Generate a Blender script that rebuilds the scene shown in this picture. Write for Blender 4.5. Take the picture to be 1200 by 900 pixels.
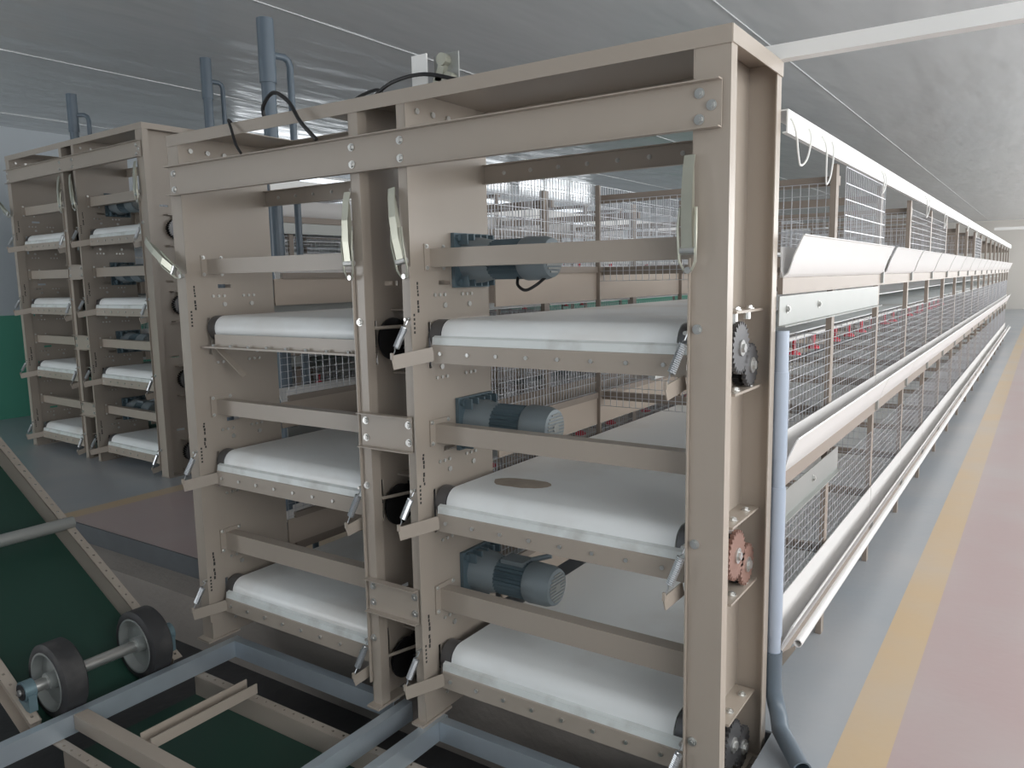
import bpy, bmesh, math, random
from mathutils import Vector, Matrix
random.seed(7)
scene = bpy.context.scene
for o in list(bpy.data.objects): bpy.data.objects.remove(o)
C = scene.collection

# ------------------------------------------------------------------ camera
F, CX, CY, CZ = 921.083, 0.850, -2.1813, 1.6314
YAW, PITCH, ROLL = 0.5972, -0.1335, -0.019
cam_d = bpy.data.cameras.new('camera'); cam = bpy.data.objects.new('camera', cam_d); C.objects.link(cam)
cam_d.sensor_width = 36.0; cam_d.lens = F / 1200.0 * 36.0; cam_d.clip_start = 0.02; cam_d.clip_end = 300
fw = Vector((-math.sin(YAW) * math.cos(PITCH), math.cos(YAW) * math.cos(PITCH), math.sin(PITCH)))
rt = Vector((math.cos(YAW), math.sin(YAW), 0)); up = rt.cross(fw)
r2 = rt * math.cos(ROLL) + up * math.sin(ROLL); u2 = -rt * math.sin(ROLL) + up * math.cos(ROLL)
m = Matrix((r2, u2, -fw)).transposed().to_4x4(); m.translation = (CX, CY, CZ); cam.matrix_world = m
scene.camera = cam

# ------------------------------------------------------------------ world, daylight, exposure
w = bpy.data.worlds.new('World'); scene.world = w; w.use_nodes = True
bg = w.node_tree.nodes['Background']; bg.inputs[0].default_value = (0.86, 0.93, 1.0, 1); bg.inputs[1].default_value = 1.6
vs = scene.view_settings; vs.view_transform = 'Standard'; vs.look = 'None'; vs.gamma = 1.0; vs.exposure = 0.0; vs.use_curve_mapping = False
ROOM_X0, ROOM_X1, ROOM_Y0, ROOM_Y1, ROOM_Z = -9.9, 3.3, -5.2, 36.0, 3.6
def area(name, loc, rot, sx, sy, power, col):
    l = bpy.data.lights.new(name, 'AREA'); l.shape = 'RECTANGLE'; l.size = sx; l.size_y = sy; l.energy = power; l.color = col
    o = bpy.data.objects.new(name, l); C.objects.link(o); o.location = loc; o.rotation_euler = rot
    return o
# daylight in the ribbon windows of the right-hand wall, one light for each window
WIN = [(-4.6 + 4.05 * i, -4.6 + 4.05 * i + 3.75) for i in range(10)]
WZ0, WZ1 = 0.95, 3.05
for (a, b) in WIN:
    area('window_right_offscreen', (ROOM_X1 + 0.16, (a + b) / 2, (WZ0 + WZ1) / 2), (0, math.radians(90), 0), WZ1 - WZ0, b - a, 92, (1.0, 0.98, 0.95))
# high strip windows under the ceiling of the left-hand wall: the photograph shows them white between the frames
LWIN = [(6.0 + 4.05 * i, 6.0 + 4.05 * i + 3.75) for i in range(3)]
LZ0, LZ1 = 3.0, 3.5
for (a, b) in LWIN:
    area('window_left_daylight', (ROOM_X0 - 0.16, (a + b) / 2, (LZ0 + LZ1) / 2), (0, math.radians(-90), 0), LZ1 - LZ0, b - a, 15, (0.95, 0.98, 1.0))
# doorway in the wall behind the camera, it lights the fronts of the four-tier machine
area('door_front_offscreen', (-6.9, ROOM_Y0 - 0.1, 1.35), (math.radians(90), 0, 0), 2.6, 2.7, 95, (0.97, 0.97, 0.97))

# ------------------------------------------------------------------ materials
def mat(name, col, rough=0.5, metal=0.0, noise=0.0, nscale=8.0, bump=0.0, bscale=40.0, spec=0.5, dirt=None, dscale=3.0, damt=0.5, trans=0.0):
    M = bpy.data.materials.new(name); M.use_nodes = True
    nt = M.node_tree; n = nt.nodes; l = nt.links; b = n['Principled BSDF']
    b.inputs['Base Color'].default_value = (*col, 1); b.inputs['Roughness'].default_value = rough
    b.inputs['Metallic'].default_value = metal; b.inputs['Specular IOR Level'].default_value = spec
    tc = n.new('ShaderNodeTexCoord')
    if noise or dirt:
        nz = n.new('ShaderNodeTexNoise'); nz.inputs['Scale'].default_value = nscale; nz.inputs['Detail'].default_value = 5
        l.new(tc.outputs['Object'], nz.inputs['Vector'])
        mx = n.new('ShaderNodeMix'); mx.data_type = 'RGBA'
        mx.inputs[6].default_value = (*[c * (1 - noise) for c in col], 1); mx.inputs[7].default_value = (*[min(1, c * (1 + noise)) for c in col], 1)
        l.new(nz.outputs['Fac'], mx.inputs[0]); out = mx.outputs[2]
        if dirt:
            n2 = n.new('ShaderNodeTexNoise'); n2.inputs['Scale'].default_value = dscale; n2.inputs['Detail'].default_value = 6
            l.new(tc.outputs['Object'], n2.inputs['Vector'])
            cr = n.new('ShaderNodeValToRGB'); cr.color_ramp.elements[0].position = 0.5; cr.color_ramp.elements[1].position = 0.75
            cr.color_ramp.elements[0].color = (0, 0, 0, 1); cr.color_ramp.elements[1].color = (damt, damt, damt, 1)
            l.new(n2.outputs['Fac'], cr.inputs[0])
            m2 = n.new('ShaderNodeMix'); m2.data_type = 'RGBA'; m2.inputs[7].default_value = (*dirt, 1)
            l.new(cr.outputs[0], m2.inputs[0]); l.new(out, m2.inputs[6]); out = m2.outputs[2]
        l.new(out, b.inputs['Base Color'])
    if bump:
        nb = n.new('ShaderNodeTexNoise'); nb.inputs['Scale'].default_value = bscale; nb.inputs['Detail'].default_value = 3
        l.new(tc.outputs['Object'], nb.inputs['Vector'])
        bp = n.new('ShaderNodeBump'); bp.inputs['Strength'].default_value = bump; bp.inputs['Distance'].default_value = 0.02
        l.new(nb.outputs['Fac'], bp.inputs['Height']); l.new(bp.outputs[0], b.inputs['Normal'])
    if trans: b.inputs['Transmission Weight'].default_value = trans
    return M
TAN = mat('tan_coated_steel', (0.405, 0.352, 0.298), 0.32, 0.0, 0.05, 3)
TAN2 = mat('brown_coated_rail', (0.30, 0.25, 0.21), 0.42, 0.0, 0.05, 4)
BELT = mat('white_manure_belt', (0.86, 0.885, 0.885), 0.33, 0, 0.03, 2, dirt=(0.50, 0.42, 0.34), dscale=1.6, damt=0.45)
BLADE = mat('white_plastic_blade', (0.76, 0.80, 0.79), 0.35, 0, 0.03, 5, dirt=(0.22, 0.17, 0.13), dscale=9, damt=0.35)
TROUGH = mat('white_feed_trough', (0.81, 0.795, 0.78), 0.3, 0, 0.03, 4)
WHITE = mat('white_paint', (0.86, 0.86, 0.84), 0.35)
PALE = mat('pale_galvanised', (0.34, 0.35, 0.335), 0.4, 0.35, 0.05, 6)
GALV = mat('galvanised_angle_iron', (0.50, 0.57, 0.63), 0.33, 0.55, 0.10, 9)
ZINC = mat('zinc_bolt', (0.62, 0.62, 0.60), 0.28, 0.8)
WIRE = mat('galvanised_wire', (0.60, 0.61, 0.64), 0.35, 0.4)
MOTOR = mat('blue_grey_motor', (0.10, 0.145, 0.17), 0.45, 0.1, 0.08, 12)
MOTOR2 = mat('grey_motor_cowl', (0.22, 0.26, 0.28), 0.45, 0.1, 0.06, 12)
BLACK = mat('black_plastic', (0.018, 0.018, 0.02), 0.5)
GEAR = mat('dark_steel_gear', (0.16, 0.16, 0.165), 0.4, 0.7, 0.1, 20)
RUST = mat('reddish_steel_gear', (0.36, 0.22, 0.18), 0.5, 0.5, 0.12, 20)
CHAIN = mat('black_gear_teeth', (0.02, 0.02, 0.022), 0.45, 0.5)
LATCH = mat('yellow_zinc_latch', (0.50, 0.50, 0.42), 0.32, 0.6, 0.12, 10)
SPRING = mat('spring_steel', (0.56, 0.58, 0.60), 0.3, 0.85)
BLUEPIPE = mat('light_blue_pvc', (0.40, 0.46, 0.55), 0.3)
GREYPIPE = mat('grey_pvc', (0.12, 0.155, 0.19), 0.35)
GREEN = mat('green_conveyor_belt', (0.014, 0.052, 0.037), 0.5, 0, 0.12, 2.5)
RUBBER = mat('black_rubber', (0.035, 0.035, 0.037), 0.65, 0, 0.1, 8, dirt=(0.16, 0.15, 0.14), dscale=6, damt=0.5)
RIM = mat('wheel_rim_grey', (0.36, 0.38, 0.37), 0.45, 0.4, 0.1, 7)
RED = mat('red_plastic', (0.70, 0.035, 0.06), 0.4)
INK = mat('black_ink', (0.03, 0.03, 0.03), 0.6)
SKIRT = mat('dusty_tan_skirt', (0.50, 0.42, 0.35), 0.5, 0, 0.08, 3)
DIRT = mat('dried_dirt', (0.40, 0.34, 0.28), 0.9, 0, 0.2, 20)
BEARING = mat('teal_bearing', (0.16, 0.24, 0.27), 0.4, 0.3)
CABLE = mat('black_cable', (0.012, 0.012, 0.013), 0.45)
WCABLE = mat('white_cable', (0.75, 0.75, 0.72), 0.45)

# ------------------------------------------------------------------ mesh helpers
class MB:
    def __init__(s): s.v = []; s.f = []
    def add(s, vs, fs):
        k = len(s.v); s.v += [tuple(q) for q in vs]; s.f += [tuple(i + k for i in q) for q in fs]; return s
    def box(s, x0, x1, y0, y1, z0, z1):
        x0, x1 = min(x0, x1), max(x0, x1); y0, y1 = min(y0, y1), max(y0, y1); z0, z1 = min(z0, z1), max(z0, z1)
        return s.add([(x0, y0, z0), (x1, y0, z0), (x1, y1, z0), (x0, y1, z0), (x0, y0, z1), (x1, y0, z1), (x1, y1, z1), (x0, y1, z1)],
                     [(0, 3, 2, 1), (4, 5, 6, 7), (0, 1, 5, 4), (1, 2, 6, 5), (2, 3, 7, 6), (3, 0, 4, 7)])
    def bar(s, a, b, w, h, upv=(0, 0, 1)):
        a = Vector(a); b = Vector(b); d = (b - a).normalized(); r = d.cross(Vector(upv)).normalized(); u = r.cross(d)
        P = []
        for q in (a, b):
            for (i, j) in ((-1, -1), (1, -1), (1, 1), (-1, 1)): P.append(q + r * (i * w / 2) + u * (j * h / 2))
        return s.add(P, [(0, 3, 2, 1)[::-1], (4, 5, 6, 7)[::-1], (0, 1, 5, 4)[::-1], (1, 2, 6, 5)[::-1], (2, 3, 7, 6)[::-1], (3, 0, 4, 7)[::-1]])
    def cyl(s, a, b, r, n=16, r2=None, caps=True):
        a = Vector(a); b = Vector(b); d = (b - a).normalized(); r2 = r if r2 is None else r2
        h = Vector((0, 0, 1)) if abs(d.z) < 0.9 else Vector((1, 0, 0)); p = d.cross(h).normalized(); q = d.cross(p)
        P = []
        for c, rr in ((a, r), (b, r2)):
            for i in range(n):
                t = 2 * math.pi * i / n; P.append(c + p * (rr * math.cos(t)) + q * (rr * math.sin(t)))
        fs = [(i, (i + 1) % n, n + (i + 1) % n, n + i) for i in range(n)]
        if caps: fs += [tuple(range(n))[::-1], tuple(range(n, 2 * n))]
        return s.add(P, fs)
    def lathe(s, a, d, prof, n=24):      # prof: (distance along d, radius)
        a = Vector(a); d = Vector(d).normalized(); h = Vector((0, 0, 1)) if abs(d.z) < 0.9 else Vector((1, 0, 0))
        p = d.cross(h).normalized(); q = d.cross(p); P = []
        for (t, r) in prof:
            for i in range(n):
                g = 2 * math.pi * i / n; P.append(a + d * t + p * (r * math.cos(g)) + q * (r * math.sin(g)))
        fs = []
        for k in range(len(prof) - 1):
            for i in range(n): fs.append((k * n + i, k * n + (i + 1) % n, (k + 1) * n + (i + 1) % n, (k + 1) * n + i))
        fs += [tuple(range(n))[::-1], tuple((len(prof) - 1) * n + i for i in range(n))]
        return s.add(P, fs)
    def tube(s, path, r, n=8):
        path = [Vector(p) for p in path]; P = []; prev = None
        for i, p in enumerate(path):
            t = (path[min(i + 1, len(path) - 1)] - path[max(i - 1, 0)]).normalized()
            if prev is None:
                h = Vector((0, 0, 1)) if abs(t.z) < 0.9 else Vector((1, 0, 0)); a = t.cross(h).normalized()
            else: a = (prev - t * prev.dot(t)).normalized()
            prev = a; b = t.cross(a)
            for k in range(n):
                g = 2 * math.pi * k / n; P.append(p + a * (r * math.cos(g)) + b * (r * math.sin(g)))
        fs = []
        for i in range(len(path) - 1):
            for k in range(n): fs.append((i * n + k, i * n + (k + 1) % n, (i + 1) * n + (k + 1) % n, (i + 1) * n + k))
        fs += [tuple(range(n))[::-1], tuple((len(path) - 1) * n + k for k in range(n))]
        return s.add(P, fs)
    def cable(s, path, r, n=8, k=6):     # smooth curve through the points
        P = [Vector(p) for p in path]; P = [P[0]] + P + [P[-1]]; out = []
        for i in range(1, len(P) - 2):
            a, b_, c, d = P[i - 1:i + 3]
            for j in range(k):
                t = j / k; out.append(0.5 * ((2 * b_) + (c - a) * t + (2 * a - 5 * b_ + 4 * c - d) * t * t + (3 * b_ - a - 3 * c + d) * t ** 3))
        return s.tube(out + [P[-2]], r, n)
    def prism(s, poly, axis, a, b):      # poly in the two other axes (cyclic order), extruded along axis
        n = len(poly); P = []
        for t in (a, b):
            for (u, v) in poly:
                P.append({'x': (t, u, v), 'y': (u, t, v), 'z': (u, v, t)}[axis])
        fs = [(i, (i + 1) % n, n + (i + 1) % n, n + i) for i in range(n)] + [tuple(range(n))[::-1], tuple(range(n, 2 * n))]
        return s.add(P, fs)
    def panel(s, f, us, vs, t, holes):   # flat plate with rectangular holes; f maps (u, v, w) to a point, holes: (u0, u1, v0, v1)
        U = sorted({*us, *[h[0] for h in holes], *[h[1] for h in holes]}); V = sorted({*vs, *[h[2] for h in holes], *[h[3] for h in holes]})
        nu, nv = len(U) - 1, len(V) - 1
        solid = [[not any(h[0] < (U[i] + U[i + 1]) / 2 < h[1] and h[2] < (V[j] + V[j + 1]) / 2 < h[3] for h in holes) for j in range(nv)] for i in range(nu)]
        P = [f(u, v, w) for w in (-t / 2, t / 2) for u in U for v in V]; K = (nu + 1) * (nv + 1)
        def id(i, j, k): return k * K + i * (nv + 1) + j
        fs = []
        for i in range(nu):
            for j in range(nv):
                if not solid[i][j]: continue
                fs += [(id(i, j, 0), id(i, j + 1, 0), id(i + 1, j + 1, 0), id(i + 1, j, 0)), (id(i, j, 1), id(i + 1, j, 1), id(i + 1, j + 1, 1), id(i, j + 1, 1))]
                for di, dj, p, q in ((-1, 0, (i, j), (i, j + 1)), (1, 0, (i + 1, j), (i + 1, j + 1)), (0, -1, (i, j), (i + 1, j)), (0, 1, (i, j + 1), (i + 1, j + 1))):
                    a, c = i + di, j + dj
                    if 0 <= a < nu and 0 <= c < nv and solid[a][c]: continue
                    fs.append((id(*p, 0), id(*q, 0), id(*q, 1), id(*p, 1)))
        used = sorted({k for q in fs for k in q}); m = {k: n for n, k in enumerate(used)}
        return s.add([P[k] for k in used], [tuple(m[k] for k in q) for q in fs])
    def sleeve(s, a, d, prof, n=18):     # closed ring of revolution, a hollow tube
        a = Vector(a); d = Vector(d).normalized(); h = Vector((0, 0, 1)) if abs(d.z) < 0.9 else Vector((1, 0, 0)); p = d.cross(h).normalized(); q = d.cross(p); k = len(prof)
        P = [a + d * t + p * (r * math.cos(2 * math.pi * i / n)) + q * (r * math.sin(2 * math.pi * i / n)) for (t, r) in prof for i in range(n)]
        return s.add(P, [(g * n + i, g * n + (i + 1) % n, ((g + 1) % k) * n + (i + 1) % n, ((g + 1) % k) * n + i) for g in range(k) for i in range(n)])
    def sheet(s, line, t, axis, a, b):   # a folded sheet: open polyline with thickness t
        L = [Vector(p).to_2d() if len(p) > 2 else Vector(p) for p in line]; A = []; B = []
        for i, p in enumerate(L):
            d0 = (L[i] - L[i - 1]).normalized() if i else None; d1 = (L[i + 1] - L[i]).normalized() if i < len(L) - 1 else None
            if d0 is None: nrm = Vector((-d1.y, d1.x)); k = 1
            elif d1 is None: nrm = Vector((-d0.y, d0.x)); k = 1
            else:
                n0 = Vector((-d0.y, d0.x)); n1 = Vector((-d1.y, d1.x)); nrm = (n0 + n1).normalized(); k = 1 / max(0.3, nrm.dot(n0))
            A.append(p + nrm * (t / 2 * k)); B.append(p - nrm * (t / 2 * k))
        n = len(L)
        P = []
        for tt in (a, b):
            for (u, v) in A + B: P.append({'x': (tt, u, v), 'y': (u, tt, v), 'z': (u, v, tt)}[axis])
        fs = []; N = 2 * n
        for i in range(n - 1):
            fs += [(i, i + 1, N + i + 1, N + i), (n + i + 1, n + i, N + n + i, N + n + i + 1)]
            fs += [(i, n + i, n + i + 1, i + 1), (N + i, N + i + 1, N + n + i + 1, N + n + i)]
        fs += [(0, N, N + n, n), (n - 1, 2 * n - 1, N + 2 * n - 1, N + n - 1)]
        return s.add(P, fs)
    def mesh(s, name, material, smooth=False):
        me = bpy.data.meshes.new(name); me.from_pydata(s.v, [], s.f); me.materials.append(material)
        bm = bmesh.new(); bm.from_mesh(me); bmesh.ops.recalc_face_normals(bm, faces=bm.faces); bm.to_mesh(me); bm.free()
        if smooth:
            me.polygons.foreach_set('use_smooth', [True] * len(me.polygons))
            me.set_sharp_from_angle(angle=math.radians(40))
        return me
    def build(s, name, material, parent=None, smooth=False):
        return place(name, s.mesh(name, material, smooth), parent)
def place(name, me, parent=None, loc=None, rot=None):
    o = bpy.data.objects.new(name, me); C.objects.link(o)
    if parent is not None: o.parent = parent
    if loc is not None: o.location = loc
    if rot is not None: o.rotation_euler = rot
    return o
def tag(o, label, cat, group=None):
    o['label'] = label; o['category'] = cat
    if group: o['group'] = group
    return o
def thing(name, label, cat, loc=(0, 0, 0), group=None, rotz=0):
    o = bpy.data.objects.new(name, None); C.objects.link(o); o.location = loc; o.rotation_euler = (0, 0, rotz); o.empty_display_size = 0.1
    return tag(o, label, cat, group)
def struct(o): o['kind'] = 'structure'; return o
def stuff(o): o['kind'] = 'stuff'; return o
def arc(c, r, a0, a1, n, plane='yz', x=0.0):
    out = []
    for i in range(n + 1):
        t = math.radians(a0 + (a1 - a0) * i / n); out.append((c[0] + r * math.cos(t), c[1] + r * math.sin(t)))
    return out
def hexbolt(r=0.011, h=0.009):           # head along +Z
    b = MB(); b.cyl((0, 0, 0), (0, 0, h * 0.25), r * 1.35, 14); b.cyl((0, 0, h * 0.25), (0, 0, h), r, 6); b.cyl((0, 0, h), (0, 0, h * 1.25), r * 0.55, 8)
    return b.mesh('bolt', ZINC)
BOLT = hexbolt(); BOLT_S = hexbolt(0.0065, 0.006)
ROT_FRONT = (math.radians(90), 0, 0); ROT_RIGHT = (0, math.radians(90), 0); ROT_LEFT = (0, math.radians(-90), 0)

# ------------------------------------------------------------------ the building
def floor_material():
    M = bpy.data.materials.new('painted_epoxy_floor'); M.use_nodes = True; nt = M.node_tree; n = nt.nodes; l = nt.links; b = n['Principled BSDF']
    tc = n.new('ShaderNodeTexCoord'); sp = n.new('ShaderNodeSeparateXYZ'); l.new(tc.outputs['Object'], sp.inputs[0])
    mr = n.new('ShaderNodeMapRange'); mr.inputs[1].default_value = -10.0; mr.inputs[2].default_value = 4.0; l.new(sp.outputs[0], mr.inputs[0])
    cr = n.new('ShaderNodeValToRGB'); cr.color_ramp.interpolation = 'CONSTANT'; l.new(mr.outputs[0], cr.inputs[0])
    G = (0.325, 0.355, 0.385, 1); Y = (0.54, 0.40, 0.24, 1); P = (0.44, 0.34, 0.335, 1)
    st = [(-10, G), (-4.97, Y), (-4.83, P), (-2.95, Y), (-2.81, G), (0.30, Y), (0.447, P), (2.3, Y), (2.45, G)]
    e = cr.color_ramp.elements; e[0].position = 0; e[0].color = G
    e[1].position = (st[1][0] + 10) / 14; e[1].color = st[1][1]
    for x, c in st[2:]: q = e.new((x + 10) / 14); q.color = c
    nz = n.new('ShaderNodeTexNoise'); nz.inputs['Scale'].default_value = 1.1; nz.inputs['Detail'].default_value = 6; l.new(tc.outputs['Object'], nz.inputs['Vector'])
    mx = n.new('ShaderNodeMix'); mx.data_type = 'RGBA'; mx.inputs[7].default_value = (0.46, 0.44, 0.43, 1)
    m2 = n.new('ShaderNodeMapRange'); m2.inputs[1].default_value = 0.42; m2.inputs[2].default_value = 0.72; m2.inputs[4].default_value = 0.55
    l.new(nz.outputs['Fac'], m2.inputs[0]); l.new(m2.outputs[0], mx.inputs[0]); l.new(cr.outputs[0], mx.inputs[6]); l.new(mx.outputs[2], b.inputs['Base Color'])
    b.inputs['Roughness'].default_value = 0.30
    nb = n.new('ShaderNodeTexNoise'); nb.inputs['Scale'].default_value = 22; l.new(tc.outputs['Object'], nb.inputs['Vector'])
    bp = n.new('ShaderNodeBump'); bp.inputs['Strength'].default_value = 0.08; bp.inputs['Distance'].default_value = 0.01; l.new(nb.outputs['Fac'], bp.inputs['Height']); l.new(bp.outputs[0], b.inputs['Normal'])
    return M
def ceiling_material():
    M = mat('glossy_ceiling_panel', (0.66, 0.68, 0.69), 0.2, 0.15, 0.05, 0.5)
    nt = M.node_tree; n = nt.nodes; l = nt.links; b = n['Principled BSDF']
    tc = n.new('ShaderNodeTexCoord'); mp = n.new('ShaderNodeMapping'); mp.inputs['Scale'].default_value = (0.9, 0.25, 1); l.new(tc.outputs['Object'], mp.inputs[0])
    nz = n.new('ShaderNodeTexNoise'); nz.inputs['Scale'].default_value = 2.2; nz.inputs['Detail'].default_value = 3; l.new(mp.outputs[0], nz.inputs['Vector'])
    bp = n.new('ShaderNodeBump'); bp.inputs['Strength'].default_value = 0.55; bp.inputs['Distance'].default_value = 0.06; l.new(nz.outputs['Fac'], bp.inputs['Height']); l.new(bp.outputs[0], b.inputs['Normal'])
    return M
FLOORM = floor_material(); CEILM = ceiling_material()
WALLM = mat('blue_white_wall_panel', (0.55, 0.60, 0.64), 0.45, 0, 0.04, 1.5)
GREENW = mat('green_dado_paint', (0.10, 0.36, 0.26), 0.5, 0, 0.06, 2)
BACKW = mat('cream_end_wall', (0.74, 0.71, 0.66), 0.6, 0, 0.06, 1.0)
CONC = mat('trench_concrete', (0.31, 0.28, 0.255), 0.8, 0, 0.15, 3, bump=0.3, bscale=30)
TARP = mat('black_trench_liner', (0.05, 0.05, 0.053), 0.55, 0, 0.2, 4, bump=0.4, bscale=9)
CURB = mat('dark_trench_lip', (0.10, 0.11, 0.12), 0.6, 0, 0.25, 5)
TR_Y0, TR_Y1, LEDGE_Y, LEDGE_Z, TR_Z, TR_X1 = -1.5, 0.50, 0.30, -0.12, -0.42, 0.125
b = MB()
b.box(ROOM_X0, ROOM_X1, TR_Y1, ROOM_Y1, -0.6, 0.0); b.box(ROOM_X0, ROOM_X1, ROOM_Y0, TR_Y0, -0.6, 0.0); b.box(TR_X1, ROOM_X1, TR_Y0, TR_Y1, -0.6, 0.0)
fl = struct(b.build('floor', FLOORM)); fl['label'] = 'blue-grey epoxy floor with yellow lines and a pink aisle'
b = MB(); b.box(ROOM_X0, TR_X1, LEDGE_Y, TR_Y1, -0.6, LEDGE_Z); struct(b.build('trim_1', CONC))['label'] = 'concrete ledge inside the floor trench'
b = MB(); b.box(ROOM_X0, TR_X1, TR_Y0, LEDGE_Y, -0.6, TR_Z); struct(b.build('trim_2', TARP))['label'] = 'dark floor of the conveyor trench'
b = MB(); b.box(ROOM_X0, TR_X1, TR_Y1 - 0.012, TR_Y1, LEDGE_Z, 0.003); struct(b.build('trim_3', CURB))['label'] = 'dark steel edging of the floor trench'
ce = MB(); ce.box(ROOM_X0, ROOM_X1, ROOM_Y0, ROOM_Y1, ROOM_Z, ROOM_Z + 0.1); ceil = struct(ce.build('ceiling', CEILM))
sm = MB()
for x in (-9.08, -6.48, -3.88, -1.28, 1.32):
    sm.box(x - 0.006, x + 0.006, ROOM_Y0, ROOM_Y1, ROOM_Z - 0.006, ROOM_Z)
sm.build('seam_strip', CEILM, ceil)
b = MB(); b.box(ROOM_X0 - 0.12, ROOM_X0, ROOM_Y0, ROOM_Y1, -0.6, LZ0); b.box(ROOM_X0 - 0.12, ROOM_X0, ROOM_Y0, ROOM_Y1, LZ1, ROOM_Z + 0.1)
yy = ROOM_Y0
for (a, c) in LWIN + [(ROOM_Y1, ROOM_Y1)]:
    b.box(ROOM_X0 - 0.12, ROOM_X0, yy, a, LZ0, LZ1); yy = c
wl = struct(b.build('wall_left', WALLM))
b = MB(); b.box(ROOM_X0, ROOM_X0 + 0.012, ROOM_Y0, ROOM_Y1, 0.0, 1.29); b.build('green_dado', GREENW, wl)
b = MB(); b.box(ROOM_X0, ROOM_X1, ROOM_Y1, ROOM_Y1 + 0.12, -0.6, ROOM_Z + 0.1); struct(b.build('wall_back', BACKW))
b = MB()
b.box(ROOM_X1, ROOM_X1 + 0.12, ROOM_Y0, ROOM_Y1, -0.6, WZ0); b.box(ROOM_X1, ROOM_X1 + 0.12, ROOM_Y0, ROOM_Y1, WZ1, ROOM_Z + 0.1)
yy = ROOM_Y0
for (a, c) in WIN + [(ROOM_Y1, ROOM_Y1)]:
    b.box(ROOM_X1, ROOM_X1 + 0.12, yy, a, WZ0, WZ1); yy = c
struct(b.build('wall_right', WALLM))
for i, (a, c) in enumerate(WIN + LWIN):
    b = MB(); x0, x1 = (ROOM_X1 + 0.03, ROOM_X1 + 0.09) if i < len(WIN) else (ROOM_X0 - 0.09, ROOM_X0 - 0.03)
    z0, z1 = (WZ0, WZ1) if i < len(WIN) else (LZ0, LZ1)
    b.box(x0, x1, a, c, z0, z0 + 0.05); b.box(x0, x1, a, c, z1 - 0.05, z1)
    for k in range(4):
        y = a + (c - a) * k / 3; y = min(max(y, a + 0.025), c - 0.025); b.box(x0, x1, y - 0.025, y + 0.025, z0 + 0.05, z1 - 0.05)
    struct(b.build('window_%d' % (i + 1), WHITE))
b = MB(); Y0 = ROOM_Y0
b.box(ROOM_X0, -8.2, Y0 - 0.12, Y0, 0, 2.7); b.box(-5.6, ROOM_X1, Y0 - 0.12, Y0, 0, 2.7); b.box(ROOM_X0, ROOM_X1, Y0 - 0.12, Y0, 2.7, ROOM_Z + 0.1); b.box(ROOM_X0, ROOM_X1, Y0 - 0.12, Y0, -0.6, 0)
struct(b.build('wall_front', WALLM))

# ------------------------------------------------------------------ the end machine
XR1, XR0, XM1, XM0 = 0.103, 0.0, -1.0714, -1.1096
XL1b, XL1a, XL01, XL00 = -1.307, -1.351, -2.4283, -2.5037
D = 0.484; YB, YT = 0.105, 0.052
def gear_mesh(R, T, w, material):
    b = MB(); n = T * 4; ring = []
    for i in range(n):
        t = 2 * math.pi * i / n; r = R if i % 4 in (0, 1) else R * 0.86
        ring.append((r * math.cos(t), r * math.sin(t)))
    b.prism(ring, 'x', 0, w); return b.mesh('gear', material)
GEARS = {'dark': (gear_mesh(0.084, 26, 0.014, GEAR), gear_mesh(0.072, 22, 0.014, GEAR)), 'rust': (gear_mesh(0.084, 26, 0.014, RUST), gear_mesh(0.072, 22, 0.014, RUST)),
         'back': (gear_mesh(0.082, 26, 0.02, CHAIN), gear_mesh(0.070, 22, 0.02, CHAIN))}
hb = MB(); hb.cyl((0, 0, 0), (0.006, 0, 0), 0.026, 20); hb.cyl((0.006, 0, 0), (0.014, 0, 0), 0.015, 6); HUB = hb.mesh('hub', ZINC, True)
def spring_mesh():
    b = MB(); pts = []
    for i in range(15 * 8 + 1): t = 2 * math.pi * i / 8; pts.append((0.0115 * math.cos(t), 0.0115 * math.sin(t), -0.015 - 0.075 * i / 120))
    b.tube([(0, 0, 0.02), (0, 0, -0.005)] + pts + [(0, 0, -0.10), (0, 0, -0.125)], 0.0026, 5); return b.mesh('spring', SPRING, True)
SPR = spring_mesh()
def point_along(o, a, bpt):     # orient object's -Z from a to b
    a = Vector(a); d = (Vector(bpt) - a); o.location = a; o.rotation_euler = (-d).to_track_quat('Z', 'Y').to_euler(); return d.length
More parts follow.
